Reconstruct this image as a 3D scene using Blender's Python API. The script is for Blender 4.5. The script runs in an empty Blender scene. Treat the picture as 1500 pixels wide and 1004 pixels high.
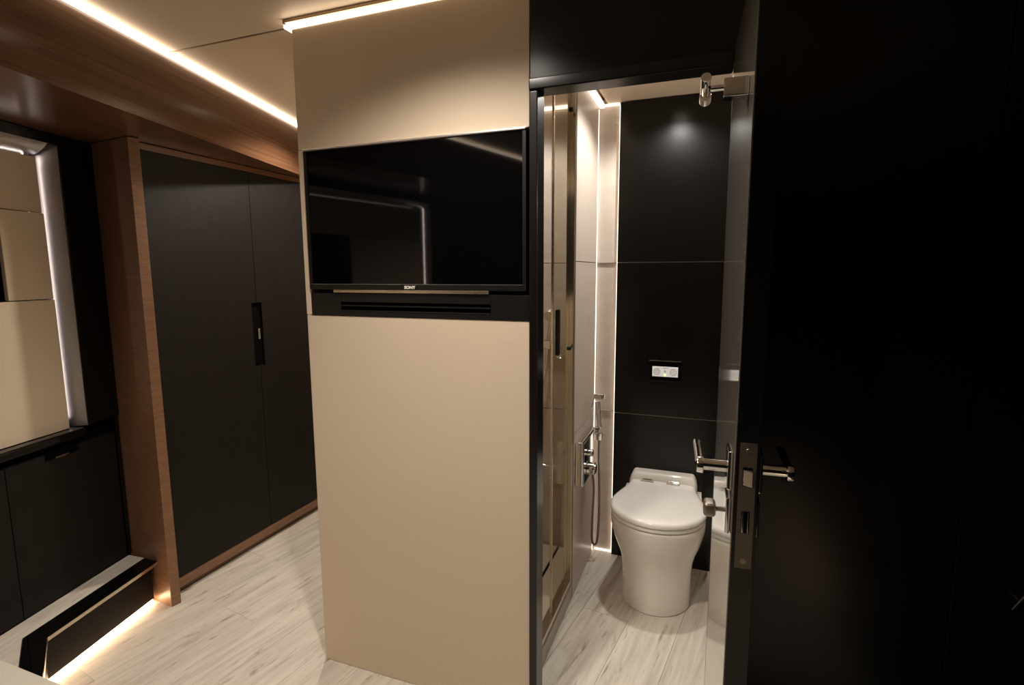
import bpy, bmesh, math, random
from mathutils import Vector, Matrix
random.seed(7)
C = bpy.context.scene.collection
S = bpy.context.scene

# ------------------------------------------------------------------ camera
PW, PH, FPX = 1500, 1004, 783.73
yaw, pit, rol = math.radians(20.2967), math.radians(7.5536), math.radians(-0.2504)
cy_, sy_ = math.cos(yaw), math.sin(yaw)
fwd = Vector((-sy_*math.cos(pit), cy_*math.cos(pit), -math.sin(pit)))
rgt = Vector((cy_, sy_, 0)); upv = rgt.cross(fwd)
R_ = rgt*math.cos(rol)+upv*math.sin(rol); U_ = -rgt*math.sin(rol)+upv*math.cos(rol)
cd = bpy.data.cameras.new('camera'); cam = bpy.data.objects.new('camera', cd); C.objects.link(cam)
cd.sensor_fit = 'HORIZONTAL'; cd.sensor_width = 36; cd.lens = 36*FPX/PW
cd.clip_start = 0.02
m = Matrix((R_, U_, -fwd)).transposed().to_4x4(); m.translation = Vector((0, 0, 1.40))
cam.matrix_world = m
S.camera = cam

# ------------------------------------------------------------------ world, exposure, lamps
w = bpy.data.worlds.new('world'); S.world = w; w.use_nodes = True
w.node_tree.nodes['Background'].inputs[0].default_value = (0.01, 0.009, 0.008, 1)
w.node_tree.nodes['Background'].inputs[1].default_value = 0.2
S.view_settings.view_transform = 'Standard'; S.view_settings.look = 'None'
S.view_settings.gamma = 1; S.view_settings.use_curve_mapping = False
S.view_settings.exposure = 1.7
WARM = (1.0, 0.80, 0.60)
LED_ROOM, LED_BATH, LED_STEP, LED_WIN = 1.9, .6, 7.0, 1.9
def spot(name, loc, energy, angle=150, blend=.5, col=WARM, size=.035, aim=(0, 0)):
    d = bpy.data.lights.new(name, 'SPOT'); d.energy = energy; d.spot_size = math.radians(angle)
    d.spot_blend = blend; d.color = col; d.shadow_soft_size = size
    o = bpy.data.objects.new(name, d); C.objects.link(o); o.location = loc
    o.rotation_euler = (math.radians(aim[0]), math.radians(aim[1]), 0); return o
LAMPS = [('room', (-.63, .93, 2.176), 25, 142, .8), ('passage', (-1.62, 2.2, 2.176), 23, 140, .4),
         ('rear', (-.70, -.45, 2.176), 21, 140, .4), ('bath', (-.17, 2.16, 2.140), 13, 150, .4),
         ('shower', (-.86, 2.12, 2.140), 5.5, 150, .4)]
for n_, l_, e_, a_, b_ in LAMPS:
    spot(n_+'_spot', l_, e_, a_, b_, (1.0, .905, .80) if n_ not in ('bath', 'shower') else (1.0, .955, .90))

# ------------------------------------------------------------------ materials
def nt(name):
    m = bpy.data.materials.new(name); m.use_nodes = True
    return m, m.node_tree.nodes, m.node_tree.links, m.node_tree.nodes['Principled BSDF']
def plain(name, col, rough=.5, metal=0, coat=0, spec=.5, trans=0, ior=1.45, bump=0, bscale=200):
    m, N, L, p = nt(name)
    p.inputs['Base Color'].default_value = (*col, 1); p.inputs['Roughness'].default_value = rough
    p.inputs['Metallic'].default_value = metal; p.inputs['Coat Weight'].default_value = coat
    p.inputs['Coat Roughness'].default_value = .05
    p.inputs['Specular IOR Level'].default_value = spec; p.inputs['IOR'].default_value = ior
    p.inputs['Transmission Weight'].default_value = trans
    tc = N.new('ShaderNodeTexCoord'); nz = N.new('ShaderNodeTexNoise'); nz.inputs['Scale'].default_value = bscale
    nz.inputs['Detail'].default_value = 3
    L.new(tc.outputs['Object'], nz.inputs['Vector'])
    if bump:
        b = N.new('ShaderNodeBump'); b.inputs['Strength'].default_value = bump; b.inputs['Distance'].default_value = .0006
        L.new(nz.outputs['Fac'], b.inputs['Height']); L.new(b.outputs['Normal'], p.inputs['Normal'])
    else:
        mr = N.new('ShaderNodeMapRange'); mr.inputs[3].default_value = max(0, rough-.02); mr.inputs[4].default_value = rough+.02
        L.new(nz.outputs['Fac'], mr.inputs[0]); L.new(mr.outputs[0], p.inputs['Roughness'])
    return m
def streak(name, c1, c2, scale=(60, 4, 60), rough=.4, pos=(.35, .65), bump=.15, crack=None, vary=0, coat=0, spec=.5):
    m, N, L, p = nt(name)
    tc = N.new('ShaderNodeTexCoord'); mp = N.new('ShaderNodeMapping'); mp.inputs['Scale'].default_value = scale
    oi = N.new('ShaderNodeObjectInfo'); ad = N.new('ShaderNodeVectorMath'); ad.operation = 'MULTIPLY_ADD'
    L.new(oi.outputs['Random'], ad.inputs[0]); ad.inputs[1].default_value = (7, 13, 5)
    L.new(tc.outputs['Object'], ad.inputs[2]); L.new(ad.outputs[0], mp.inputs['Vector'])
    nz = N.new('ShaderNodeTexNoise'); nz.inputs['Scale'].default_value = 1; nz.inputs['Detail'].default_value = 6
    nz.inputs['Roughness'].default_value = .6; nz.inputs['Distortion'].default_value = .25
    L.new(mp.outputs[0], nz.inputs['Vector'])
    cr = N.new('ShaderNodeValToRGB'); cr.color_ramp.elements[0].position = pos[0]; cr.color_ramp.elements[1].position = pos[1]
    cr.color_ramp.elements[0].color = (*c1, 1); cr.color_ramp.elements[1].color = (*c2, 1)
    L.new(nz.outputs['Fac'], cr.inputs[0]); out = cr.outputs[0]
    if crack:
        mp2 = N.new('ShaderNodeMapping'); mp2.inputs['Scale'].default_value = (scale[0]*.55, scale[1]*1.1, scale[2]*.5)
        L.new(ad.outputs[0], mp2.inputs['Vector'])
        n2 = N.new('ShaderNodeTexNoise'); n2.inputs['Scale'].default_value = 1.3; n2.inputs['Detail'].default_value = 9; n2.inputs['Roughness'].default_value = .68
        n2.inputs['Distortion'].default_value = .5
        L.new(mp2.outputs[0], n2.inputs['Vector'])
        c3 = N.new('ShaderNodeValToRGB'); c3.color_ramp.elements[0].position = .575; c3.color_ramp.elements[1].position = .70
        c3.color_ramp.elements[0].color = (1, 1, 1, 1); c3.color_ramp.elements[1].color = (*crack, 1)
        L.new(n2.outputs['Fac'], c3.inputs[0])
        mx = N.new('ShaderNodeMix'); mx.data_type = 'RGBA'; mx.blend_type = 'MULTIPLY'; mx.inputs[0].default_value = 1
        L.new(out, mx.inputs[6]); L.new(c3.outputs[0], mx.inputs[7]); out = mx.outputs[2]
    if vary:
        hs = N.new('ShaderNodeHueSaturation'); mr = N.new('ShaderNodeMapRange')
        mr.inputs[3].default_value = 1-vary; mr.inputs[4].default_value = 1+vary
        L.new(oi.outputs['Random'], mr.inputs[0]); L.new(mr.outputs[0], hs.inputs['Value']); L.new(out, hs.inputs['Color']); out = hs.outputs[0]
    L.new(out, p.inputs['Base Color']); p.inputs['Roughness'].default_value = rough
    p.inputs['Coat Weight'].default_value = coat; p.inputs['Specular IOR Level'].default_value = spec
    b = N.new('ShaderNodeBump'); b.inputs['Strength'].default_value = bump; b.inputs['Distance'].default_value = .0008
    L.new(nz.outputs['Fac'], b.inputs['Height']); L.new(b.outputs['Normal'], p.inputs['Normal'])
    return m
def emit(name, col, st):
    m, N, L, p = nt(name); p.inputs['Base Color'].default_value = (.8, .8, .8, 1)
    p.inputs['Emission Color'].default_value = (*col, 1); p.inputs['Emission Strength'].default_value = st
    return m
def thin_glass(name, col, refl=.12):
    m, N, L, p = nt(name); N.remove(p); o = N['Material Output']
    t = N.new('ShaderNodeBsdfTransparent'); t.inputs[0].default_value = (*col, 1)
    g = N.new('ShaderNodeBsdfGlossy'); g.inputs['Roughness'].default_value = .02; g.inputs[0].default_value = (.9, .9, .9, 1)
    f = N.new('ShaderNodeFresnel'); f.inputs[0].default_value = 1.5; x = N.new('ShaderNodeMixShader')
    mu = N.new('ShaderNodeMath'); mu.operation = 'MULTIPLY'; mu.inputs[1].default_value = .12
    L.new(f.outputs[0], mu.inputs[0]); L.new(mu.outputs[0], x.inputs[0]); L.new(t.outputs[0], x.inputs[1]); L.new(g.outputs[0], x.inputs[2])
    L.new(x.outputs[0], o.inputs[0]); return m
M = dict(
    fabric=streak('cream_fabric', (.60, .49, .37), (.68, .565, .43), (900, 25, 500), .6, (.3, .7), .25, spec=.3),
    fabric_lin=streak('cream_fabric_side', (.60, .49, .37), (.68, .565, .43), (40, 25, 700), .6, (.3, .7), .25, spec=.3),
    ceil=plain('ceiling_laminate', (.72, .595, .45), .45),
    floor=streak('pale_laminate', (.55, .50, .42), (.76, .705, .615), (42, 3.2, 42), .42, (.28, .6), .2, crack=(.40, .34, .28), vary=.035),
    sub=plain('floor_joint', (.36, .31, .25), .8),
    walnut=streak('walnut_long', (.088, .040, .019), (.160, .077, .039), (14, 1.6, 120), .24, (.3, .7), .08),
    walnut_v=streak('walnut_cross', (.165, .080, .042), (.255, .135, .075), (10, 10, 120), .38, (.3, .7), .08),
    espresso=streak('espresso_laminate', (.008, .0062, .0053), (.0125, .0098, .0083), (300, 40, 14), .52, (.3, .7), .05, spec=.2),
    black_satin=plain('black_satin_panel', (.0045, .0038, .0033), .26, spec=.4),
    black_soft=plain('black_soft_panel', (.0048, .0038, .0031), .21, spec=.45),
    black_gloss=plain('black_gloss', (.003, .0027, .0025), .06),
    screen=plain('screen_glass', (.0015, .0015, .0018), .035, spec=.45),
    frame=plain('black_aluminium', (.006, .0055, .005), .25),
    plastic=plain('black_plastic', (.0055, .005, .0045), .35),
    vent=plain('black_vent_plastic', (.006, .006, .006), .5),
    chrome=plain('chrome', (.78, .77, .75), .06, 1),
    nickel=plain('satin_nickel', (.30, .26, .215), .36, 1),
    plate_metal=plain('aged_plate', (.13, .11, .085), .45, .8),
    hose_metal=plain('hose_metal', (.30, .28, .25), .25, 1),
    steel=plain('brushed_reveal', (.72, .69, .68), .36, 1, bump=.1),
    bronze=plain('bronze_trim', (.34, .26, .18), .22, 1),
    edge_metal=plain('light_bronze', (.72, .62, .48), .28, 1),
    mirror=plain('shower_profile', (.62, .57, .48), .18, 1),
    tile=streak('greige_tile', (.53, .46, .39), (.61, .535, .46), (9, 9, 22), .38, (.3, .7), .04, spec=.35),
    tile_l=plain('greige_tile_satin', (.54, .465, .395), .32, spec=.35),
    grout=plain('pale_joint', (.42, .38, .32), .3),
    grout_d=plain('dark_joint', (.05, .04, .03), .6),
    ceramic=plain('white_ceramic', (.84, .79, .71), .07, coat=.5),
    lid=plain('white_lid', (.92, .89, .83), .10, coat=.4),
    tray=plain('shower_tray', (.55, .48, .38), .3),
    curb=plain('curb_profile', (.36, .32, .26), .3, .6),
    glass=thin_glass('tinted_shower_glass', (.93, .915, .86)),
    glass_c=thin_glass('clear_glass', (.93, .92, .88)),
    pane=plain('dark_window_glass', (.003, .003, .004), .05),
    shade=plain('beige_window_shade', (.62, .51, .38), .7, bump=.2, bscale=500),
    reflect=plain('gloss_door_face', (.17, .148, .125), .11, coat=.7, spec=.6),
    dark=plain('dark_recess', (.0012, .0012, .0012), .8, spec=.1),
    worktop=plain('pale_worktop', (.52, .49, .42), .45),
    lens=emit('lit_lens', (.80, .74, .70), .10),
    green=emit('green_indicator', (.35, 1, .12), .8),
    white=plain('white_print', (.75, .72, .68), .5),
    ring=plain('grey_ring', (.50, .47, .45), .4),
    redpen=plain('red_pen', (.55, .22, .18), .6),
    led_room=emit('led_room', (1, .80, .60), LED_ROOM), led_bath=emit('led_bath', (1, .82, .68), LED_BATH),
    led_step=emit('led_step', (1, .66, .38), LED_STEP), led_win=emit('led_window', (1, .86, .80), LED_WIN),
    led_win_near=emit('led_window_near', (1, .80, .70), 4.5), led_fill=emit('led_fill', (1, .88, .76), 5.0),
    lampglow=emit('downlight_lens', (1, .86, .70), 4.0),
)

# ------------------------------------------------------------------ mesh helpers
class MB:
    def __init__(s): s.bm = bmesh.new()
    def _add(s, b, mat=None):
        if mat is not None: b.transform(mat)
        me = bpy.data.meshes.new('t'); b.to_mesh(me); b.free(); s.bm.from_mesh(me); bpy.data.meshes.remove(me); return s
    def box(s, x0, x1, y0, y1, z0, z1, bev=0, seg=2, mat=None):
        b = bmesh.new(); bmesh.ops.create_cube(b, size=1)
        b.transform(Matrix.Translation(((x0+x1)/2, (y0+y1)/2, (z0+z1)/2)) @ Matrix.Diagonal((abs(x1-x0), abs(y1-y0), abs(z1-z0), 1)))
        if bev: bmesh.ops.bevel(b, geom=b.edges[:], offset=bev, segments=seg, profile=.5, affect='EDGES')
        return s._add(b, mat)
    def cyl(s, p0, p1, r, r2=None, n=24, bev=0):
        p0, p1 = Vector(p0), Vector(p1); d = p1-p0
        b = bmesh.new(); bmesh.ops.create_cone(b, cap_ends=True, segments=n, radius1=r, radius2=r if r2 is None else r2, depth=d.length)
        if bev: bmesh.ops.bevel(b, geom=[e for e in b.edges if len(e.link_faces) == 2 and any(len(f.verts) > 4 for f in e.link_faces)], offset=bev, segments=2, profile=.5, affect='EDGES')
        q = Vector((0, 0, 1)).rotation_difference(d).to_matrix().to_4x4()
        return s._add(b, Matrix.Translation((p0+p1)/2) @ q)
    def ring(s, c, ax, r, rr, n=28, k=8):
        b = bmesh.new(); q = Vector((0, 0, 1)).rotation_difference(Vector(ax)).to_matrix().to_4x4(); vs = []
        for i in range(n):
            a = 2*math.pi*i/n
            vs.append([b.verts.new(((r+rr*math.cos(2*math.pi*j/k))*math.cos(a), (r+rr*math.cos(2*math.pi*j/k))*math.sin(a), rr*math.sin(2*math.pi*j/k))) for j in range(k)])
        for i in range(n):
            for j in range(k): b.faces.new((vs[i][j], vs[(i+1) % n][j], vs[(i+1) % n][(j+1) % k], vs[i][(j+1) % k]))
        return s._add(b, Matrix.Translation(c) @ q)
    def tube(s, pts, r, n=10, rib=0):
        # Catmull-Rom swept tube
        P = [Vector(p) for p in pts]; Q = [P[0]*2-P[1]]+P+[P[-1]*2-P[-2]]; out = []
        for i in range(1, len(Q)-2):
            for k in range(12):
                t = k/12; a, b_, c, d = Q[i-1], Q[i], Q[i+1], Q[i+2]
                out.append(.5*((2*b_)+(c-a)*t+(2*a-5*b_+4*c-d)*t*t+(3*b_-a-3*c+d)*t**3))
        out.append(P[-1])
        if rib:
            L = [0]
            for i in range(1, len(out)): L.append(L[-1]+(out[i]-out[i-1]).length)
            tot = int(L[-1]/rib); new = []; j = 0
            for k in range(tot+1):
                x = k*rib
                while j < len(L)-2 and L[j+1] < x: j += 1
                new.append(out[j].lerp(out[j+1], min(1, (x-L[j])/max(1e-6, L[j+1]-L[j]))))
            out = new
        b = bmesh.new(); rings = []; u = None
        for i, p in enumerate(out):
            d = (out[min(i+1, len(out)-1)]-out[max(i-1, 0)]).normalized()
            if u is None: u = d.orthogonal().normalized()
            u = (u-d*u.dot(d)).normalized(); v = d.cross(u)
            rad = r*(1 if (not rib or i % 2) else .8)
            rings.append([b.verts.new(p+(u*math.cos(2*math.pi*j/n)+v*math.sin(2*math.pi*j/n))*rad) for j in range(n)])
        for i in range(len(rings)-1):
            for j in range(n): b.faces.new((rings[i][j], rings[i][(j+1) % n], rings[i+1][(j+1) % n], rings[i+1][j]))
        b.faces.new(rings[0][::-1]); b.faces.new(rings[-1]); return s._add(b)
    def prism(s, poly, z0, z1, bev=0, mat=None):
        b = bmesh.new(); f = b.faces.new([b.verts.new((x, y, z0)) for x, y in poly])
        r = bmesh.ops.extrude_face_region(b, geom=[f]); bmesh.ops.translate(b, verts=[v for v in r['geom'] if isinstance(v, bmesh.types.BMVert)], vec=(0, 0, z1-z0))
        bmesh.ops.recalc_face_normals(b, faces=b.faces)
        if bev: bmesh.ops.bevel(b, geom=b.edges[:], offset=bev, segments=2, profile=.5, affect='EDGES')
        return s._add(b, mat)
    def loft(s, rings, cap=True):
        b = bmesh.new(); V = [[b.verts.new(p) for p in r] for r in rings]; n = len(V[0])
        for i in range(len(V)-1):
            for j in range(n): b.faces.new((V[i][j], V[i][(j+1) % n], V[i+1][(j+1) % n], V[i+1][j]))
        if cap: b.faces.new(V[0][::-1]); b.faces.new(V[-1])
        bmesh.ops.recalc_face_normals(b, faces=b.faces); return s._add(b)
    def build(s, name, mat, parent=None, smooth=True, org=None, rot=0, ang=35):
        if org is not None:
            s.bm.transform(Matrix.Translation(-Vector(org)))
        for f in s.bm.faces: f.smooth = smooth
        if smooth:
            lim = math.radians(ang)
            for e in s.bm.edges:
                if len(e.link_faces) == 2 and e.calc_face_angle(0) > lim: e.smooth = False
        me = bpy.data.meshes.new(name); s.bm.to_mesh(me); s.bm.free(); me.materials.append(M[mat] if isinstance(mat, str) else mat)
        o = bpy.data.objects.new(name, me); C.objects.link(o)
        if org is not None: o.location = org
        if smooth:
            wn_ = o.modifiers.new('weighted', 'WEIGHTED_NORMAL'); wn_.keep_sharp = True; wn_.weight = 90
        if rot: o.rotation_euler.z = rot
        if parent is not None: o.parent = parent
        return o
def bx(name, mat, x0, x1, y0, y1, z0, z1, parent=None, bev=.001, rot=0):
    """a box whose origin sits at its own centre-bottom (in the parent's frame)"""
    org = ((x0+x1)/2, (y0+y1)/2, z0)
    return MB().box(x0, x1, y0, y1, z0, z1, bev).build(name, mat, parent, org=org)
def empty(name, loc=(0, 0, 0), rz=0):
    o = bpy.data.objects.new(name, None); o.empty_display_size = .05; C.objects.link(o); o.location = loc; o.rotation_euler.z = rz; return o
def tag(o, label, cat, group=None):
    o['label'] = label; o['category'] = cat
    if group: o['group'] = group
    return o
def struct(o, label=None, cat=None):
    o['kind'] = 'structure'
    if label: o['label'] = label
    if cat: o['category'] = cat
    return o
def lab(o, l): o['label'] = l; return o
TH = math.radians(13.3)   # heading of the slide-out against the bathroom block

# ================================================================== SHELL
# floor: base + individual laminate planks laid 9 degrees off the room axis
fl = struct(bx('floor', 'sub', -3.0, 1.12, -1.12, 3.22, -.06, -.009, bev=0), 'pale greige laminate plank floor of the cabin', 'floor')
ang = math.radians(-9); pw, pl = .19, 1.28
pm = MB().box(0, pw-.0010, 0, pl-.0010, 0, .008, .0005, 1).bm
pme = bpy.data.meshes.new('plank'); pm.to_mesh(pme); pm.free(); pme.materials.append(M['floor'])
Rz = Matrix.Rotation(ang, 4, 'Z')
for i in range(-20, 12):
    off = (i*0.47) % pl
    for j in range(-3, 5):
        lx, ly = i*pw, j*pl+off-pl
        cs = [Rz @ Vector((lx+a*pw, ly+b*pl, 0)) for a in (0, 1) for b in (0, 1)]
        ctr = sum(cs, Vector())/4
        # keep to the visible floor
        if not (-2.75 < ctr.x < .75 and -1.5 < ctr.y < 3.3): continue
        if max(c.x for c in cs) > 1.1 or min(c.x for c in cs) < -2.98 or max(c.y for c in cs) > 3.9: continue
        o = bpy.data.objects.new('plank', pme); C.objects.link(o); o.parent = fl
        o.location = Vector((cs[0].x, cs[0].y, -.008))-Vector(fl.location); o.rotation_euler.z = ang

# ceiling: two panels of the cabin with a recessed bronze joint, plus the lower bathroom ceiling
ce = struct(bx('ceiling', 'ceil', -3.0, 1.12, -1.12, 3.22, 2.20, 2.24, bev=0), 'beige laminate ceiling of the cabin in two panels', 'ceiling')
def sub(name, mat, *b, parent, bev=.001):
    L = parent.location
    return bx(name, mat, b[0]-L.x, b[1]-L.x, b[2]-L.y, b[3]-L.y, b[4]-L.z, b[5]-L.z, parent, bev)
sub('panel', 'ceil', -3.0, 1.12, -1.12, 1.484, 2.185, 2.1995, parent=ce)
sub('panel', 'ceil', -3.0, -1.266, 1.494, 3.22, 2.185, 2.1995, parent=ce)
lab(sub('joint_strip', 'bronze', -3.0, -1.28, 1.4845, 1.4935, 2.188, 2.199, parent=ce, bev=0), 'bronze joint strip')
bc = struct(bx('ceiling', 'ceil', -.47, .42, 1.492, 2.64, 2.150, 2.184, bev=.001), 'beige bathroom ceiling panel above the toilet', 'ceiling')
struct(bx('ceiling', 'ceil', -1.24, -.50, 1.492, 2.64, 2.150, 2.184, bev=.001), 'beige ceiling panel above the shower', 'ceiling')

struct(bx('wall_rear', 'espresso', -3.0, 1.12, -1.16, -1.12, 0, 2.2, bev=0), 'dark wall behind the camera', 'wall')
struct(bx('wall_right', 'black_soft', 1.12, 1.16, -1.16, 3.2, 0, 2.2, bev=0), 'black wall at the far right', 'wall')
struct(bx('wall_far', 'fabric_lin', -3.0, 1.12, 3.2, 3.24, 0, 2.2, bev=0), 'cream wall at the end of the passage', 'wall')
struct(bx('wall_left', 'espresso', -3.04, -3.0, -1.16, 3.24, 0, 2.2, bev=0), 'dark outer wall on the left', 'wall')

# cream block that holds the television; the shower stands inside it
YF = 1.439
wb = empty('wall_center', (-.87, YF, 0)); struct(wb, 'cream fabric-covered wall that holds the television', 'wall')
def wbx(name, mat, x0, x1, y0, y1, z0, z1, bev=.002): return bx(name, mat, x0+.87, x1+.87, y0-YF, y1-YF, z0, z1, wb, bev)
wbx('panel', 'fabric', -1.264, -.479, YF, 1.49, 1.789, 2.155, .004)
wbx('panel', 'fabric', -1.264, -.479, YF, 1.49, .0, 1.260, .004)
wbx('panel', 'fabric', -1.264, -1.2405, YF, 1.49, 1.2605, 1.7885, .002)
wbx('niche_back', 'vent', -1.2400, -.479, 1.475, 1.49, 1.2605, 1.7885, 0)
wbx('side_panel', 'fabric_lin', -1.264, -1.242, 1.4905, 2.64, 0, 2.155, .003)
wbx('top_plate', 'ceil', -1.264, -.479, 1.445, 1.4905, 2.1555, 2.158, 0)
# led profile wrapping the top of the block
ls = empty('led_strip', (-.87, YF, 2.158))
tag(ls, 'white light strip along the top edge of the cream television wall', 'light strip')
def lsx(name, mat, x0, x1, y0, y1, z0, z1, bev=.0005): return bx(name, mat, x0+.87, x1+.87, y0-YF, y1-YF, z0-2.158, z1-2.158, ls, bev)
lsx('diffuser', 'led_room', -1.290, -.484, YF-.004, YF+.012, 2.1595, 2.170)
lsx('diffuser', 'led_room', -1.290, -1.274, YF+.0125, YF+.06, 2.1595, 2.174)
lsx('profile', 'bronze', -1.292, -.48, YF-.006, YF+.03, 2.1742, 2.1845)

# bathroom side: black cross wall above and beside the doorway
wh = empty('wall_doorway', (.03, YF, 0)); struct(wh, 'black satin wall around the bathroom doorway', 'wall')
def whx(name, mat, x0, x1, y0, y1, z0, z1, bev=.001): return bx(name, mat, x0-.03, x1-.03, y0-YF, y1-YF, z0, z1, wh, bev)
whx('panel', 'black_satin', -.4775, .0770, YF, 1.49, 1.912, 2.184)
whx('panel', 'black_satin', .078, .5535, YF, 1.49, 0, 2.184)
whx('panel', 'black_satin', .5565, 1.119, YF, 1.49, 0, 2.184)
# door frame
fr = struct(empty('trim_1', (-.21, YF, 0)), 'black aluminium frame around the bathroom doorway', 'door frame')
def frx(name, mat, x0, x1, y0, y1, z0, z1, bev=.004): return bx(name, mat, x0+.21, x1+.21, y0-YF, y1-YF, z0, z1, fr, bev)
frx('jamb', 'frame', -.4782, -.4535, YF-.008, 1.496, 0, 1.880)
frx('jamb', 'frame', .030, .077, 1.4245, 1.496, 0, 1.911)
frx('head', 'frame', -.4782, .0295, YF-.012, 1.496, 1.8805, 1.911)

# ---- bathroom
wl = empty('wall_bath_left', (-.505, 2.10, 0)); struct(wl, 'greige tiled wall left of the toilet with the spray mixer', 'wall')
JZ = (0, .726, 1.439, 2.150)
for k in range(3):
    bx('tile', 'tile_l', -.025, 0, .0005, .405, JZ[k]+(.0015 if k else 0), JZ[k+1]-.0015, wl, .001)
    if k: bx('joint', 'grout_d', -.02, -.004, .0005, .405, JZ[k]-.0014, JZ[k]+.0014, wl, 0)
wk = empty('wall_bath_back', (-.17, 2.55, 0)); struct(wk, 'bathroom back wall, pale tile strip and black panels', 'wall')
for k in range(3):
    lab(bx('tile', 'tile', -.345, -.20, 0, .02, JZ[k]+(.0015 if k else 0), JZ[k+1]-.0015, wk, .001), 'pale greige tile')
    lab(bx('panel', 'black_soft', -.240, .55, -.03, -.012, JZ[k]+(.0022 if k else .0), JZ[k+1]-.0015-(.002 if k == 2 else 0), wk, .0012), 'black panel')
    if k:
        bx('joint', 'grout', -.345, .55, -.0115, .004, JZ[k]-.0014, JZ[k]+.0014, wk, 0)
        lab(bx('joint_trim', 'nickel', -.238, .55, -.0293, -.0125, JZ[k]-.0010, JZ[k]+.0016, wk, 0), 'thin metal joint trim')
bx('backing', 'sub', -.36, .60, .021, .08, 0, 2.18, wk, 0)
# red pen scrawl on the pale tile
sc = MB()
def arc(cx, cz, r, a0, a1):
    pts = [(cx+r*math.cos(math.radians(a0+(a1-a0)*i/6)), -.0008, cz+1.3*r*math.sin(math.radians(a0+(a1-a0)*i/6))) for i in range(7)]
    sc.tube(pts, .0007, 5)
arc(-.261, 2.085, .010, 150, -60); arc(-.262, 2.046, .010, 140, -70); arc(-.258, 2.000, .009, 120, 260)
sc.tube([(-.250, -.0008, 2.02), (-.247, -.0008, 1.985), (-.252, -.0008, 1.955)], .0007, 5)
sc.build('pen_mark', 'redpen', wk)
struct(bx('wall_bath_right', 'tile', .42, .45, 1.4955, 2.60, 0, 2.184, bev=0), 'tiled bathroom wall hidden behind the door', 'wall')

fill_bar = empty('added_wall_light', (.4195, 2.05, 1.72)); tag(fill_bar, 'added unseen light bar on the bathroom wall behind the door', 'added light')  # unseen fill light, added to lift the bathroom ceiling and left tiles
bx('housing', 'chrome', -.030, -.0005, -.30, .30, -.02, .02, fill_bar, .003)
bx('diffuser', 'led_fill', -.0345, -.0305, -.29, .29, -.017, .017, fill_bar, .001)
def led(name, label, b, mat='led_bath', prof=None):
    o = bx(name, mat, *b, bev=.0004); tag(o, label, 'light strip'); return o
led('led_strip', 'light strip along the ceiling above the tiled wall with the spray mixer', (-.5045, -.483, 1.60, 2.532, 2.132, 2.1495))
led('led_strip', 'short light strip at the ceiling above the pale back wall tile', (-.4825, -.417, 2.5335, 2.5485, 2.1425, 2.1495))
led('led_strip', 'upright light strip in the corner between the two tiled bathroom walls', (-.5115, -.5075, 2.5300, 2.5365, .0, 2.128))
led('led_strip', 'upright light strip behind the left edge of the black back panels', (-.4150, -.4112, 2.5360, 2.5480, .0, 2.140))
led('led_strip', 'short light strip on the floor below the pale back wall tile', (-.500, -.417, 2.5415, 2.5490, .0, .006))
led('led_strip', 'light strip at the ceiling on the tiled back wall of the shower', (-1.20, -.55, 2.478, 2.4935, 2.138, 2.1495))

# ---- shower cell
ws = empty('wall_shower', (-.87, 2.495, 0)); struct(ws, 'greige tiled back wall inside the shower', 'wall')
for k in range(3):
    bx('tile', 'tile', -.37, .315, 0, .02, JZ[k]+.0015, JZ[k+1]-.0015, ws, .001)
    if k: bx('joint', 'grout_d', -.37, .315, .003, .015, JZ[k]-.0013, JZ[k]+.0013, ws, 0)
st = empty('shower_tray', (-.87, 2.0, 0)); tag(st, 'pale shower tray with dark drain gaps behind the glass', 'shower tray')
bx('base', 'dark', -.365, .315, -.505, .490, 0, .004, st, 0)
bx('floor_panel', 'tray', -.36, .195, -.50, .175, .004, .016, st, .003)
bx('floor_panel', 'tray', -.36, .195, .185, .478, .004, .016, st, .003)
bx('floor_panel', 'tray', .206, .30, -.50, .478, .004, .016, st, .003)
# enclosure
se = empty('shower_enclosure', (-.52, 1.80, 0)); tag(se, 'glass shower enclosure with metal frame left of the bathroom floor', 'shower screen')
def sex(name, mat, x0, x1, y0, y1, z0, z1, bev=.001): return bx(name, mat, x0+.52, x1+.52, y0-1.80, y1-1.80, z0, z1, se, bev)
sex('curb', 'curb', -.548, -.506, 1.50, 2.096, 0, .066, .003)
lab(sex('bottom_rail', 'mirror', -.544, -.510, 1.50, 2.080, .0665, .092, .003), 'polished metal rail')
lab(sex('water_bar', 'mirror', -.556, -.5485, 1.50, 2.080, .0, .050, .002), 'polished metal drip edge')
sex('top_rail', 'mirror', -.540, -.512, 1.50, 2.080, 2.115, 2.148, .002)
sex('post', 'mirror', -.540, -.508, 2.0805, 2.0965, .0665, 2.148, .002)
sex('post', 'mirror', -.540, -.508, 1.4975, 1.520, .0925, 2.114, .002)
lab(sex('glass_pane', 'glass', -.529, -.524, 1.845, 2.078, .0925, 2.114, .0005), 'bronze tinted glass')
lab(sex('edge_profile', 'edge_metal', -.531, -.522, 1.838, 1.8445, .0925, 2.114, .001), 'chrome edge strip')
lab(sex('handle', 'frame', -.5235, -.508, 1.868, 1.884, 1.095, 1.262, .002), 'dark upright handle')
for y, z in ((2.045, 2.0), (2.045, 1.098)): MB().cyl((-.5235+.52, y-1.8, z), (-.507+.52, y-1.8, z), .008, n=16, bev=.001).build('bolt', 'frame', se)
MB().ring((-.512+.52, 1.898-1.8, 1.087), (1, 0, 0), .008, .0025).cyl((-.5235+.52, .098, 1.087), (-.513+.52, .098, 1.087), .006).build('slot_ring', 'chrome', se)
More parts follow.
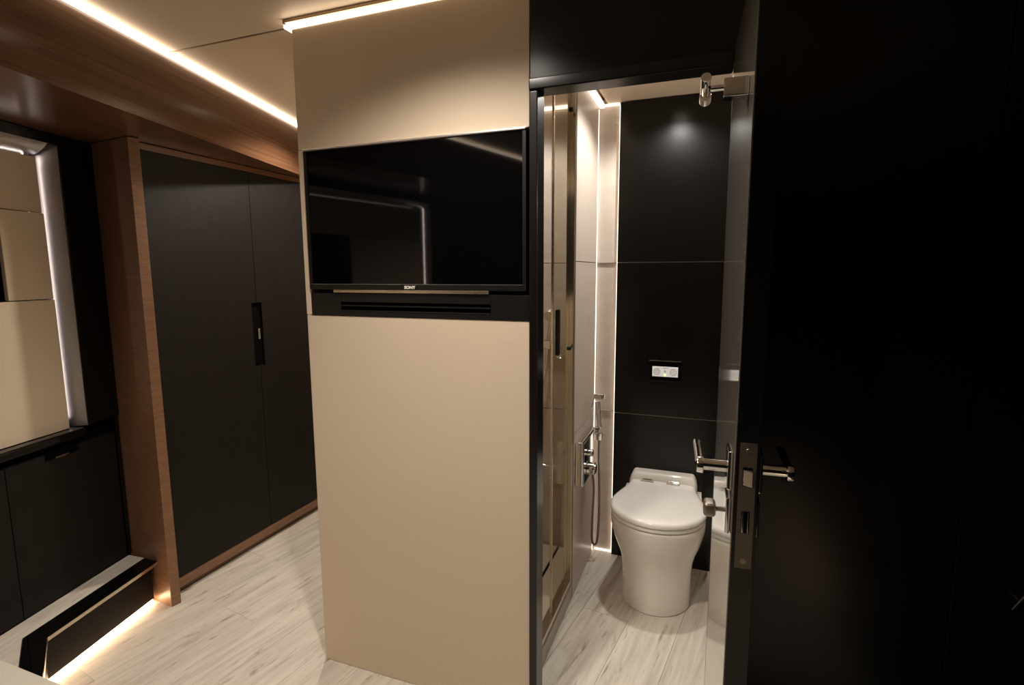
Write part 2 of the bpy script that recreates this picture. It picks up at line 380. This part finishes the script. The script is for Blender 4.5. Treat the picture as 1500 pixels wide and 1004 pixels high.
# hand shower
hs = empty('hand_shower', (-.725, 2.495, 1.05)); tag(hs, 'chrome hand shower and hose on the shower back wall', 'shower head')
MB().box(-.024, .014, -.040, -.001, -.022, .022, .005).build('bracket', 'chrome', hs)
MB().cyl((.000, -.030, .0225), (.022, -.055, .125), .010, .012, 18, .002).cyl((.022, -.062, .150), (.020, -.085, .140), .030, .027, 28, .003).cyl((.022, -.055, .118), (.022, -.066, .150), .012, .013, 18).build('shower_head', 'chrome', hs)
MB().tube([(-.004, -.028, -.0225), (-.012, -.030, -.12), (-.045, -.034, -.30), (-.075, -.034, -.47), (-.055, -.032, -.585), (-.015, -.030, -.61), (.045, -.026, -.595), (.085, -.02, -.50)], .0065, 10, rib=.005).build('hose', 'chrome', hs)

# ---- spray mixer (bidet spray)
sm = empty('spray_mixer', (-.505, 2.24, .5)); tag(sm, 'chrome wall mixer with bidet spray and looped hose beside the toilet', 'spray')
def T(x, y, z): return (x+.505, y-2.24, z-.5)
MB().box(.0002, .034, -.12, .125, -.003, .190, .006, 3).build('mixer_body', 'chrome', sm)
MB().box(.0342, .038, -.114, .119, .003, .184, .002).build('front_plate', 'chrome', sm)
MB().cyl(T(-.4668, 2.20, .625), T(-.444, 2.20, .625), .015, n=28, bev=.002).build('knob', 'chrome', sm)
k2 = MB().cyl(T(-.4668, 2.20, .556), T(-.435, 2.20, .556), .028, n=32, bev=.003).cyl(T(-.435, 2.20, .556), T(-.430, 2.20, .556), .020, n=32).build('knob', 'chrome', sm)
MB().cyl(T(-.505, 2.42, .655), T(-.478, 2.42, .655), .021, n=24, bev=.002).box(.020, .050, .166, .196, .146, .176, .003).cyl(T(-.5, 2.365, .655), T(-.48, 2.40, .655), .010).build('holder', 'chrome', sm)
MB().cyl(T(-.460, 2.42, .6485), T(-.460, 2.42, .615), .017, .014, 24, .002).build('holder_socket', 'chrome', sm)
sp = MB().cyl(T(-.4605, 2.42, .6765), T(-.470, 2.415, .80), .0105, .0125, 20, .002).build('spray_handle', 'chrome', sm)
MB().box(-.012, .034, -.013, .013, -.011, .016, .006, 3).build('spray_nozzle', 'chrome', sp, org=(0, 0, 0)).location = T(-.472, 2.415, .822)
MB().cyl((-.0145, 0, .012), (-.030, -.002, -.052), .0035, .003, 10).build('trigger', 'chrome', sp).location = T(-.468, 2.415, .822)
MB().tube([T(-.4600, 2.42, .613), T(-.461, 2.42, .54), T(-.457, 2.42, .40), T(-.455, 2.42, .24), T(-.461, 2.415, .120), T(-.474, 2.41, .095), T(-.485, 2.405, .13), T(-.482, 2.40, .26), T(-.476, 2.385, .40), T(-.482, 2.35, .50), T(-.488, 2.33, .525)], .0062, 10, rib=.0045).build('hose', 'hose_metal', sm)

# ---- toilet
to = empty('toilet', (-.170, 2.30, 0)); tag(to, 'white ceramic toilet with closed lid against the black back panels', 'toilet')
def dring(z, w_, yc, yf, yb, wbk, n=22, pw_=2.0):
    pts = []
    for i in range(n+1):
        a = math.pi+math.pi*i/n
        c, s = math.cos(a), math.sin(a)
        c = math.copysign(abs(c)**(2/pw_), c); s = math.copysign(abs(s)**(2/pw_), s)
        pts.append((w_*c, yc+(yc-yf)*s, z))
    for i in range(1, 6):
        t = i/6; e = t*t*(3-2*t); pts.append((w_+(wbk-w_)*e, yc+(yb-yc)*t, z))
    pts.append((wbk, yb, z)); pts.append((wbk*.33, yb, z)); pts.append((-wbk*.33, yb, z)); pts.append((-wbk, yb, z))
    for i in range(5, 0, -1):
        t = i/6; e = t*t*(3-2*t); pts.append((-(w_+(wbk-w_)*e), yc+(yb-yc)*t, z))
    return [(x*1.05, y-2.30, z) for x, y, z in pts]
B = [(0.000, .133, 2.24, 2.094), (.006, .137, 2.24, 2.090), (.06, .1365, 2.24, 2.090), (.12, .136, 2.24, 2.090), (.16, .138, 2.24, 2.088), (.20, .1435, 2.235, 2.081),
     (.24, .154, 2.23, 2.068), (.28, .168, 2.225, 2.050), (.315, .176, 2.22, 2.037), (.345, .182, 2.215, 2.030), (.368, .184, 2.215, 2.027), (.379, .182, 2.215, 2.029), (.384, .176, 2.215, 2.034)]
bw = MB().loft([dring(z, w_, yc, yf, 2.517, min(w_, .165)*.98) for z, w_, yc, yf in B]).build('bowl', 'ceramic', to, ang=60)
MB().loft([dring(z, .183+d, 2.21, 2.028-d, 2.445, .150+d) for z, d in ((.3855, -.008), (.3885, -.002), (.394, .0), (.401, 0), (.4045, -.004))]).build('seat', 'lid', to, ang=60)
MB().loft([dring(z, (.186+d), 2.21, 2.022-d*.9, 2.448, (.140+d)) for z, d in ((.4065, -.006), (.4095, -.001), (.415, .0005), (.424, -.001), (.4300, -.006), (.4335, -.014), (.4355, -.028), (.4365, -.055))]).build('lid', 'lid', to, ang=50)
dk = [(.3855, .150, 2.450), (.400, .152, 2.450), (.418, .151, 2.4515), (.440, .147, 2.455), (.456, .140, 2.460), (.464, .134, 2.466), (.467, .126, 2.474)]
def deck(z, hw, y0):
    y1 = 2.517; c = .014
    P = [(-hw+c, y0), (-hw*.5, y0), (0, y0), (hw*.5, y0), (hw-c, y0), (hw, y0+c), (hw, y1), (-hw, y1), (-hw, y0+c)]
    return [(x, y-2.30, z) for x, y in P]
MB().loft([deck(*a) for a in dk]).build('cistern_deck', 'ceramic', to, ang=50)
for x in (-.068, .048):
    MB().cyl((x-.022, .146, .440), (x+.022, .146, .440), .0055, n=14, bev=.001).box(x-.030, x+.030, .122, .147, .4345, .4415, .0015).build('hinge', 'chrome', to)
# flush control plate
fp = empty('flush_plate', (-.180, 2.52, .942)); tag(fp, 'black flush control plate with lit push panel above the toilet', 'switch plate')
MB().box(-.071, .071, -.008, -.0002, -.047, .047, .002).build('plate', 'black_gloss', fp)
lab(MB().box(-.071, .071, -.0095, -.0015, .0475, .0510, .0005).build('top_trim', 'chrome', fp), 'chrome top edge')
pn = lab(MB().box(-.057, .057, -.0105, -.0082, -.025, .022, .001).build('lens', 'lens', fp), 'pale lit push panel')
for x in (-.036, .036):
    MB().ring((x, -.0110, -.001), (0, 1, 0), .0135, .0013).ring((x, -.0110, -.001), (0, 1, 0), .006, .001, 16).build('button_ring', 'ring', pn)
MB().cyl((0, -.0104, .001), (0, -.0118, .001), .004, n=16).build('button', 'ring', pn)
lab(MB().box(-.004, .004, -.0118, -.0104, -.0205, -.0135, .001).build('indicator', 'green', fp), 'green indicator light')
MB().box(-.014, .014, -.0113, -.0105, .0155, .0175, 0).build('print', 'ring', pn)

# ================================================================== BATHROOM DOOR (open towards the camera)
HX, HY = .0305, 1.4205
dv = Vector((.0495-HX, .92-HY, 0)); da = math.atan2(dv.y, dv.x)+math.pi/2
DL = dv.length
# local frame: y runs from the hinge (0) to the free edge (-DL); x>0 is the outer face
dr = struct(empty('door_1', (HX, HY, 0), da), 'open black bathroom door with chrome lever handles, seen on edge', 'door')
DT = .0375
def dx(name, mat, x0, x1, y0, y1, z0, z1, bev=.001, parent=None): return bx(name, mat, x0, x1, y0, y1, z0, z1, parent or dr, bev)
dx('leaf', 'black_satin', .0012, DT, -DL, -.002, .012, 1.905, .001)
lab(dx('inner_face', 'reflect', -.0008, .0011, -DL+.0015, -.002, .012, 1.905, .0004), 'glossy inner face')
lp = dx('lock_plate', 'plate_metal', .0070, .0330, -DL-.0015, -DL-.0001, .905, 1.122, .0004)
MB().ring((0, 0, 0), (0, 1, 0), .0042, .0008, 20, 6).cyl((0, .0003, 0), (0, -.0008, 0), .004, n=18).box(-.0028, .0028, -.0011, -.0007, -.0005, .0005, 0).build('screw', 'nickel', lp).location = (0, -.0012, .203)
MB().ring((0, 0, 0), (0, 1, 0), .0042, .0008, 20, 6).cyl((0, .0003, 0), (0, -.0008, 0), .004, n=18).box(-.0028, .0028, -.0011, -.0007, -.0005, .0005, 0).build('screw', 'nickel', lp).location = (0, -.0012, .013)
sr = MB().box(-.0075, .0075, -.0012, -.0006, -.017, .015, .0002).build('latch_slot', 'dark', lp); sr.location = (0, 0, .161)
lt = MB().prism([(-.0065, 0), (.0065, 0), (.0065, -.010), (-.0065, -.003)], -.0145, .011, .0006).build('latch', 'edge_metal', lp); lt.location = (0, -.0012, .161)
db = MB().box(-.0065, .0065, -.0013, -.0006, -.019, .019, .0003).build('deadbolt_slot', 'dark', lp); db.location = (0, 0, .082)
MB().box(-.0055, -.0022, -.0022, -.0008, -.018, .018, .0006).box(.0035, .0055, -.0022, -.0008, -.018, .018, .0006).build('deadbolt', 'chrome', lp).location = (0, 0, .082)
hy = -DL+.045
def lever(side, name):
    s = side; x0 = -.0008 if s < 0 else DT
    g = MB()
    g.cyl((x0+s*.0085, hy, 1.064), (x0+s*.047, hy, 1.064), .0100, n=26, bev=.001)
    g.cyl((x0+s*.046, hy-.004, 1.064), (x0+s*.0575, hy-.004, 1.064), .0150, .0140, 28, .002)
    g.tube([(x0+s*.0535, hy, 1.064), (x0+s*.0540, hy+.05, 1.0645), (x0+s*.0555, hy+.10, 1.065), (x0+s*.0555, hy+.122, 1.065)], .0068, 16)
    h = g.build(name, 'chrome', dr)
    r = MB().box(min(x0+s*.0002, x0+s*.0085), max(x0+s*.0002, x0+s*.0085), hy-.026, hy+.026, 1.030, 1.098, .003, 2).build('rosette', 'chrome', h)
    return h
lab(lever(-1, 'lever_handle'), 'chrome lever on the bathroom side'); lab(lever(1, 'lever_handle'), 'chrome lever on the cabin side')
tt = MB().cyl((-.009, hy, .985), (-.024, hy, .985), .0045, n=16).box(-.0440, -.0235, hy-.016, hy+.016, .973, .998, .006, 3).build('thumb_turn', 'nickel', dr); tt['label'] = 'square privacy turn knob'
MB().box(-.0090, -.0010, hy-.026, hy+.026, .952, 1.016, .003, 2).build('rosette', 'chrome', tt)
ot = MB().box(DT+.0002, DT+.007, hy-.026, hy+.026, .952, 1.016, .003, 2).build('keyhole_plate', 'chrome', dr)
# robe hook high on the inner face
hk = empty('robe_hook', (0, 0, 0)); hk.parent = dr; hk['label'] = 'chrome peg hook high on the inner face'
yh = -DL+.085
MB().box(-.0400, -.0010, yh-.014, yh+.014, 1.684, 1.714, .002).build('mount', 'chrome', hk)
MB().cyl((-.0395, yh, 1.702), (-.060, yh, 1.702), .0048, n=16).cyl((-.068, yh-.020, 1.716), (-.068, yh+.018, 1.702), .0085, n=26, bev=.001).cyl((-.068, yh+.002, 1.705), (-.068, yh+.002, 1.688), .0075, n=22).cyl((-.068, yh-.004, 1.691), (-.068, yh+.012, 1.686), .0095, n=26, bev=.001).build('peg', 'chrome', hk)
MB().cyl((.012, .003, .3), (.012, .003, .38), .006).cyl((.012, .003, 1.5), (.012, .003, 1.58), .006).build('hinge', 'frame', dr)

# slanted chrome bars at the far right
gb = empty('grab_bar', (.68, YF, .69)); tag(gb, 'two slanted metal bars on the black wall at the right edge', 'handle')
MB().cyl((-.021, -.022, -.040), (.030, -.022, .060), .0030, n=12, bev=.001).build('bar', 'nickel', gb)
MB().cyl((.002, -.022, -.037), (.045, -.022, .045), .0065, n=14, bev=.001).build('bar', 'nickel', gb)
for p_ in ((-.010, -.018), (.012, -.018), (.026, .052), (.040, .036)): MB().cyl((p_[0], -.022, p_[1]), (p_[0], -.0003, p_[1]), .003).build('post', 'nickel', gb)

# ================================================================== TELEVISION
tv = empty('television', (-.8625, 1.430, 1.345)); tag(tv, 'flat black television set into the cream wall', 'television')
X0, X1, Z0, Z1 = -.3745, .3765, 0, .4435      # local: y=0 is the front
bz = MB()
bz.box(X0, X0+.011, 0, .040, Z0+.017, Z1-.004, .0012); bz.box(X1-.011, X1, 0, .040, Z0+.017, Z1-.004, .0012)
bz.box(X0, X1, 0, .040, Z0, Z0+.0168, .0012)
bz.build('bezel', 'plastic', tv)
lab(MB().box(X0, X1, -.004, .040, Z1-.0070, Z1, .002).build('top_edge', 'glass_c' if False else 'steel', tv), 'shiny clear top edge')
MB().box(X0+.0112, X1-.0112, .004, .030, Z0+.0170, Z1-.0072, 0).build('screen', 'screen', tv)
lab(MB().box(X0+.0112, X1-.0112, -.0004, .0035, Z0+.0170, Z0+.0180, 0).build('screen_trim', 'steel', tv), 'thin bright line under the screen')
lab(MB().prism([(-.281, -.001), (.263, -.001), (.258, .02), (-.276, .02)], -.0095, -.0002, .0008).build('speaker_strip', 'edge_metal', tv), 'polished strip under the bezel')
fc = bpy.data.curves.new('txt', 'FONT'); fc.body = 'SONY'; fc.size = .0125; fc.extrude = .0003; fc.align_x = 'CENTER'; fc.offset = .0005
fo = bpy.data.objects.new('txt', fc); C.objects.link(fo); bpy.context.view_layer.update()
me = bpy.data.meshes.new_from_object(fo.evaluated_get(bpy.context.evaluated_depsgraph_get())); bpy.data.objects.remove(fo)
me.materials.clear(); me.materials.append(M['white'])
lg = bpy.data.objects.new('logo_text', me); C.objects.link(lg); lg.parent = tv; lg.rotation_euler = (math.pi/2, 0, 0); lg.scale = (1.15, 1, 1); lg.location = (.002, -.0006, .0042)
# vent panel below
vp = empty('vent_panel', (-.8595, 1.436, 1.2612)); tag(vp, 'black slotted vent panel below the television', 'vent')
v = MB(); x0, x1 = -.380, .380; a0, a1 = -.262, .263
v.box(x0, a0, 0, .035, 0, .072, .001); v.box(a1, x1, 0, .035, 0, .072, .001)
v.box(a0, a1, 0, .035, 0, .0140, .001); v.box(a0, a1, 0, .035, .044, .072, .001)
v.build('panel', 'plastic', vp)
MB().box(a0, a1, .030, .034, .0140, .044, 0).build('backing', 'dark', vp)
for z in (.0135, .0300):
    bx('slat', 'plastic', a0+.0002, a1-.0002, -.0015, .024, z, z+.0050, vp, .0012)

# ================================================================== WARDROBE (left, behind the slide-out)
wd = empty('wardrobe', (-2.125, 1.54, 0)); tag(wd, 'tall walnut framed wardrobe with two dark doors', 'wardrobe')
def wx(name, mat, x0, x1, y0, y1, z0, z1, bev=.0008): return bx(name, mat, x0, x1, y0, y1, z0, z1, wd, bev)
DW = .527   # door width
wx('plinth', 'walnut', -.60, -.022, -.03, 1.40, 0, .033)
wx('bottom_rail', 'walnut_v', -.60, .002, -.0, 1.40, .0335, .0765)
wx('top_rail', 'walnut', -.60, 0, -.0, 1.40, 1.884, 1.909)
wx('carcass', 'dark', -.60, -.0225, .0, 1.40, .077, 1.8835)
sy0, sz0, sz1 = DW, .932, 1.252     # recess around the seam
def door(y0, y1, hinge):
    g = MB()
    if hinge == 'l':   # recess on its far edge
        g.box(-.021, .001, y0, y1-.032, .079, 1.882, .0006); g.box(-.021, .001, y1-.0335, y1, .079, sz0, .0006); g.box(-.021, .001, y1-.0335, y1, sz1, 1.882, .0006)
    elif hinge == 'r':
        g.box(-.021, .001, y0+.030, y1, .079, 1.882, .0006); g.box(-.021, .001, y0, y0+.0315, .079, sz0, .0006); g.box(-.021, .001, y0, y0+.0315, sz1, 1.882, .0006)
    return g.build('door', 'espresso', wd)
d1 = door(.0005, DW-.0012, 'l'); d2 = door(DW+.0012, DW*2-.004, 'r')
lab(wx('finger_recess', 'dark', -.0222, -.012, DW-.033, DW+.031, sz0-.001, sz1+.001, .0), 'black finger pull recess')
lab(MB().box(-.0118, -.003, DW+.004, DW+.017, 1.066, 1.122, .003).box(-.003, -.001, DW+.008, DW+.013, 1.072, 1.116, .0008).build('latch', 'chrome', wd), 'small silver latch')
# filler wall above wardrobe & behind
# walnut portal post at the slide-out
ps = empty('trim_2', (-2.10, 1.50, 0)); struct(ps, 'walnut portal post between wardrobe and slide-out', 'post')
ps_poly = [(-2.083, 1.462), (-2.073, 1.5005), (-2.1255, 1.538), (-2.160, 1.538), (-2.345, 1.4995), (-2.325, 1.466)]
MB().prism([(x+2.10, y-1.50) for x, y in [(-2.079, 1.4640), (-2.071, 1.5010), (-2.1215, 1.5385), (-2.36, 1.5385), (-2.352, 1.4940)]], 0, 1.9095, .001).build('post', 'walnut_v', ps)
lab(MB().prism([(x+2.10, y-1.50) for x, y in [(-2.353, 1.4930), (-2.353, 1.4800), (-2.3300, 1.4735), (-2.3300, 1.4885)]], .1915, 1.9095, .0008).build('side_trim', 'black_soft', ps), 'black edge trim')

# overhead bulkhead with convex face; local x across, y along
BR = math.radians(14.7); b0 = Vector((-1.671, .877, 0)); dirb = Vector((-math.sin(BR), math.cos(BR), 0))
cn = empty('trim_3', b0, BR); struct(cn, 'walnut overhead bulkhead running above the slide-out and wardrobe', 'bulkhead')
prof = []
H0, H1 = 1.911, 2.163
for i in range(13):
    t = i/12; prof.append((.012*math.sin(math.pi*t)-.020*t*t, H0+(H1-H0)*t))
prof = [(-.05, H0)]+prof+[(-.05, H1)]
rings = [[(x, y, z) for x, z in prof] for y in (-1.98, 1.66)]
MB().loft(rings).build('face_panel', 'walnut', cn, ang=20)
# soffit board (horizontal) from bulkhead back to the slide-out wall
sf = [(-.031, -1.98), (-.031, 1.66)]
def loc(p): # world->bulkhead local
    v = Vector((p[0], p[1], 0))-b0; c, s = math.cos(-BR), math.sin(-BR); return (v.x*c-v.y*s, v.x*s+v.y*c)
poly = [(-.0505, -1.98), (-.0505, 1.66), loc((-2.60, 2.40)), loc((-2.72, 1.50)), loc((-2.30, -1.02))]
MB().prism(poly, 1.9115, 1.925, 0).build('soffit', 'walnut', cn)
cl = empty('led_strip', b0, BR); tag(cl, 'long white light strip along the top of the walnut bulkhead', 'light strip')
MB().box(-.030, -.010, -1.90, 1.655, H1+.003, H1+.0145, .0005).build('diffuser', 'led_room', cl)
MB().box(-.070, -.031, -1.90, 1.655, H1+.0005, H1+.021, .0005).build('profile', 'bronze', cl)

# ================================================================== SLIDE-OUT
# local frame: x = a (towards the aisle), y = b (away from the camera)
def so(name): return empty(name, (0, 0, 0), TH)
A0 = -1.92
PZ = .190
pf = so('platform'); tag(pf, 'raised platform step with pale laminate top and black nosing', 'platform')
B0, B1 = 1.449, 1.93
outer = [(-1.755, 1.93), (-1.755, B0), (-1.590, 1.289), (-1.50, 1.20)]
# riser (vertical dark panel) follows the nosing
def off(p, d): return (p[0]+d, p[1])
ris = [(-1.785, 1.925), (-1.785, 1.461), (-1.610, 1.287), (-1.50, 1.180), (-1.515, 1.165), (-1.625, 1.272), (-1.807, 1.452), (-1.807, 1.925)]
MB().prism(ris, 0.020, PZ-.0175, .0006).build('riser', 'espresso', pf)
nos = [(-1.755, 1.930), (-1.755, B0), (-1.590, 1.286), (-1.52, 1.216), (-1.600, 1.194), (-1.702, 1.325), (-1.832, 1.434), (-1.832, 1.968), (-1.80, 1.960)]
nos = [(-1.755, 1.9290), (-1.755, B0), (-1.590, 1.286), (-1.505, 1.203), (-1.580, 1.190), (-1.702, 1.310), (-1.832, 1.434), (-1.832, 1.946)]
MB().prism(nos, PZ-.017, PZ, .0035).build('nosing', 'black_gloss', pf)
lab(MB().prism([(-1.7545, 1.9275), (-1.7545, B0), (-1.5895, 1.2855), (-1.505, 1.2025), (-1.5065, 1.2010), (-1.5910, 1.2840), (-1.7570, B0-.0006), (-1.7570, 1.9275)], PZ-.016, PZ-.003, 0, Matrix.Translation((.0008, .0004, 0))).build('edge_strip', 'edge_metal', pf), 'polished bronze nosing edge')
MB().prism([(-1.8325, 1.945), (-1.8325, 1.433), (-1.7025, 1.309), (-1.58, 1.189), (-1.55, 1.00), (-1.918, 1.00), (-1.918, 1.960)], PZ-.016, PZ-.001, 0).build('platform_top', 'floor', pf)
MB().box(-1.916, -1.85, 1.0, 1.92, 0, PZ-.018, 0).build('support', 'dark', pf)
l2 = so('led_strip'); tag(l2, 'warm light strip under the black step riser on the floor', 'light strip')
MB().prism([(-1.790, 1.922), (-1.790, 1.458), (-1.614, 1.283), (-1.50, 1.176), (-1.510, 1.166), (-1.622, 1.272), (-1.804, 1.452), (-1.804, 1.922)], 0.0005, .0190, 0).build('diffuser', 'led_step', l2)

# base cabinet below the window
cb = so('base_cabinet'); tag(cb, 'low black cabinet with flush doors under the window', 'cabinet')
def cx(name, mat, a0_, a1_, b0_, b1_, z0, z1, bev=.0008, parent=None): return bx(name, mat, a0_, a1_, b0_, b1_, z0, z1, parent or cb, bev)
cx('carcass', 'dark', -2.35, A0-.021, -.10, 1.955, .19, .745)
e1 = MB(); e1.box(A0-.020, A0, 1.519, 1.955, .192, .715, .0008); e1.box(A0-.020, A0, 1.519, 1.655, .7151, .742, .0005); e1.box(A0-.020, A0, 1.797, 1.955, .7151, .742, .0005)
e1.build('door', 'espresso', cb)
cx('door', 'espresso', A0-.020, A0, .96, 1.516, .192, .742)
cx('door', 'espresso', A0-.020, A0, .40, .957, .192, .742)
cx('door', 'espresso', A0-.020, A0, -.10, .397, .192, .742)
lab(MB().box(A0-.016, A0-.003, 1.700, 1.752, .7155, .722, .001).build('latch', 'chrome', cb), 'small chrome latch')
sl = so('sill_shelf'); tag(sl, 'glossy black ledge along the top of the low cabinet', 'shelf')
MB().box(A0-.10, A0+.014, -.10, 1.820, .770, .803, .008, 3).build('ledge', 'black_gloss', sl)
MB().box(A0-.10, A0-.03, -.10, 1.955, .7455, .7695, 0).build('recess', 'dark', sl)

# slide-out window wall
wn = so('window_1'); struct(wn, 'window with beige shade panels in a brushed metal reveal', 'window')
def nx(name, mat, a0_, a1_, b0_, b1_, z0, z1, bev=.001): return bx(name, mat, a0_, a1_, b0_, b1_, z0, z1, wn, bev)
nx('frame', 'black_satin', A0-.10, A0, 1.8425, 2.010, .8035, 1.9095, .004)
nx('frame', 'black_satin', A0-.10, A0, -.26, -.075, .8035, 1.9095, .004)
nx('frame', 'black_satin', A0-.10, A0-.002, -.0745, 1.8420, 1.872, 1.9095, .003)
# curved reveals (quarter-ish convex brushed metal)
def reveal(bedge, sgn, z0, z1, name='reveal'):
    pts = []
    for i in range(9):
        t = i/8; pts.append((A0-.085+.085*t, bedge+sgn*(-.022+.022*(t**2.2))))
    pts += [(A0-.001, bedge+sgn*.004), (A0-.085, bedge+sgn*.004)]
    return MB().loft([[(a, b_, z) for a, b_ in pts] for z in (z0, z1)]).build(name, 'steel', wn, ang=40)
reveal(1.838, 1, .8045, 1.871); reveal(-.070, -1, .8045, 1.871)
tr = []
for i in range(9):
    t = i/8; tr.append((A0-.085+.085*t, 1.8710+(-.040+.040*(t**2.2))))
tr += [(A0-.001, 1.8715), (A0-.085, 1.8715)]
MB().loft([[(a, b_, z) for a, z in tr] for b_ in (-.064, 1.804)]).build('reveal', 'steel', wn, ang=40)
PA = A0-.030
nx('pane', 'pane', A0-.10, A0-.09, -.07, 1.8, .8045, 1.87, 0)
lab(nx('shade_panel', 'shade', PA-.030, PA-.012, .0, 1.792, 1.622, 1.822, .003), 'upper beige shade panel')
lab(nx('shade_panel', 'shade', PA-.020, PA-.004, 1.630, 1.792, 1.306, 1.6195, .003), 'small beige shade panel')
lab(nx('shade_panel', 'shade', PA-.020, PA-.004, .0, .60, 1.306, 1.6195, .003), 'small beige shade panel at the near end')
lab(nx('shade_panel', 'shade', PA-.016, PA, .0, 1.792, .8045, 1.3035, .003), 'lower beige shade panel')
nx('mount', 'dark', A0-.089, PA-.031, .02, 1.775, 1.63, 1.81, 0)
nx('mount', 'dark', A0-.089, PA-.017, .02, 1.775, .8045, 1.28, 0)
nx('mount', 'dark', A0-.089, PA-.021, 1.66, 1.775, 1.30, 1.61, 0)
wl2 = so('led_strip'); tag(wl2, 'upright light strip beside the beige shade panels by the portal post', 'light strip')
MB().box(A0-.084, A0-.080, 1.7785, 1.782, .83, 1.84, 0).build('diffuser', 'led_win', wl2)
wl3 = so('led_strip'); tag(wl3, 'upright light strip at the near end of the window', 'light strip')
MB().box(A0-.050, A0-.046, -.0505, -.0465, .83, 1.84, 0).build('diffuser', 'led_win_near', wl3)
wl4 = so('led_strip'); tag(wl4, 'level light strip above the beige shade panels', 'light strip')
MB().box(A0-.084, A0-.080, .02, 1.77, 1.8125, 1.816, 0).build('diffuser', 'led_win', wl4)

# foreground worktop corner
tb = empty('worktop', (-1.60, .30, .52)); tag(tb, 'pale worktop corner in the bottom left foreground', 'worktop')
MB().box(-.30, .52, -.60, .3245, 0, .030, .004).build('top', 'worktop', tb)
MB().box(-.24, .30, -.54, .24, -.5195, -.0005, .004).build('pedestal', 'walnut_v', tb)

# unseen bed base added at right so its strip warms the black wall
bb_ = empty('added_bed_base', (.80, -.10, 0)); tag(bb_, 'added unseen low dark bed base to the right of the viewpoint', 'bed')
MB().box(-.29, .30, -.95, 1.06, .06, .42, .006).build('frame', 'espresso', bb_)
MB().box(-.25, .30, -.95, 1.00, .0, .0595, 0).build('plinth', 'dark', bb_)
MB().box(-.27, .29, -.94, 1.04, .4205, .60, .04, 4).build('mattress', 'espresso', bb_)
l5 = empty('led_strip', (.80, -.10, 0)); tag(l5, 'added unseen warm light strip at the foot of the added bed base', 'light strip')  # unseen strip added for the warm glow right of the door
MB().box(-.268, -.252, -.90, .45, .046, .054, 0).build('diffuser', 'led_step', l5)

# downlights
for n_, l_, e_, a_, b_ in LAMPS:
    t = empty('downlight', (l_[0], l_[1], l_[2]+.008)); tag(t, {'room': 'small round downlight in front of the cream television wall', 'passage': 'small round downlight over the passage by the wardrobe', 'rear': 'small round downlight behind the viewpoint', 'bath': 'small round downlight above the toilet', 'shower': 'small round downlight inside the shower'}[n_], 'downlight')
    MB().ring((0, 0, 0), (0, 0, 1), .034, .004).build('rim', 'chrome', t)
    MB().cyl((0, 0, .0005), (0, 0, -.0005), .029, n=28).build('lens', 'lampglow', t)
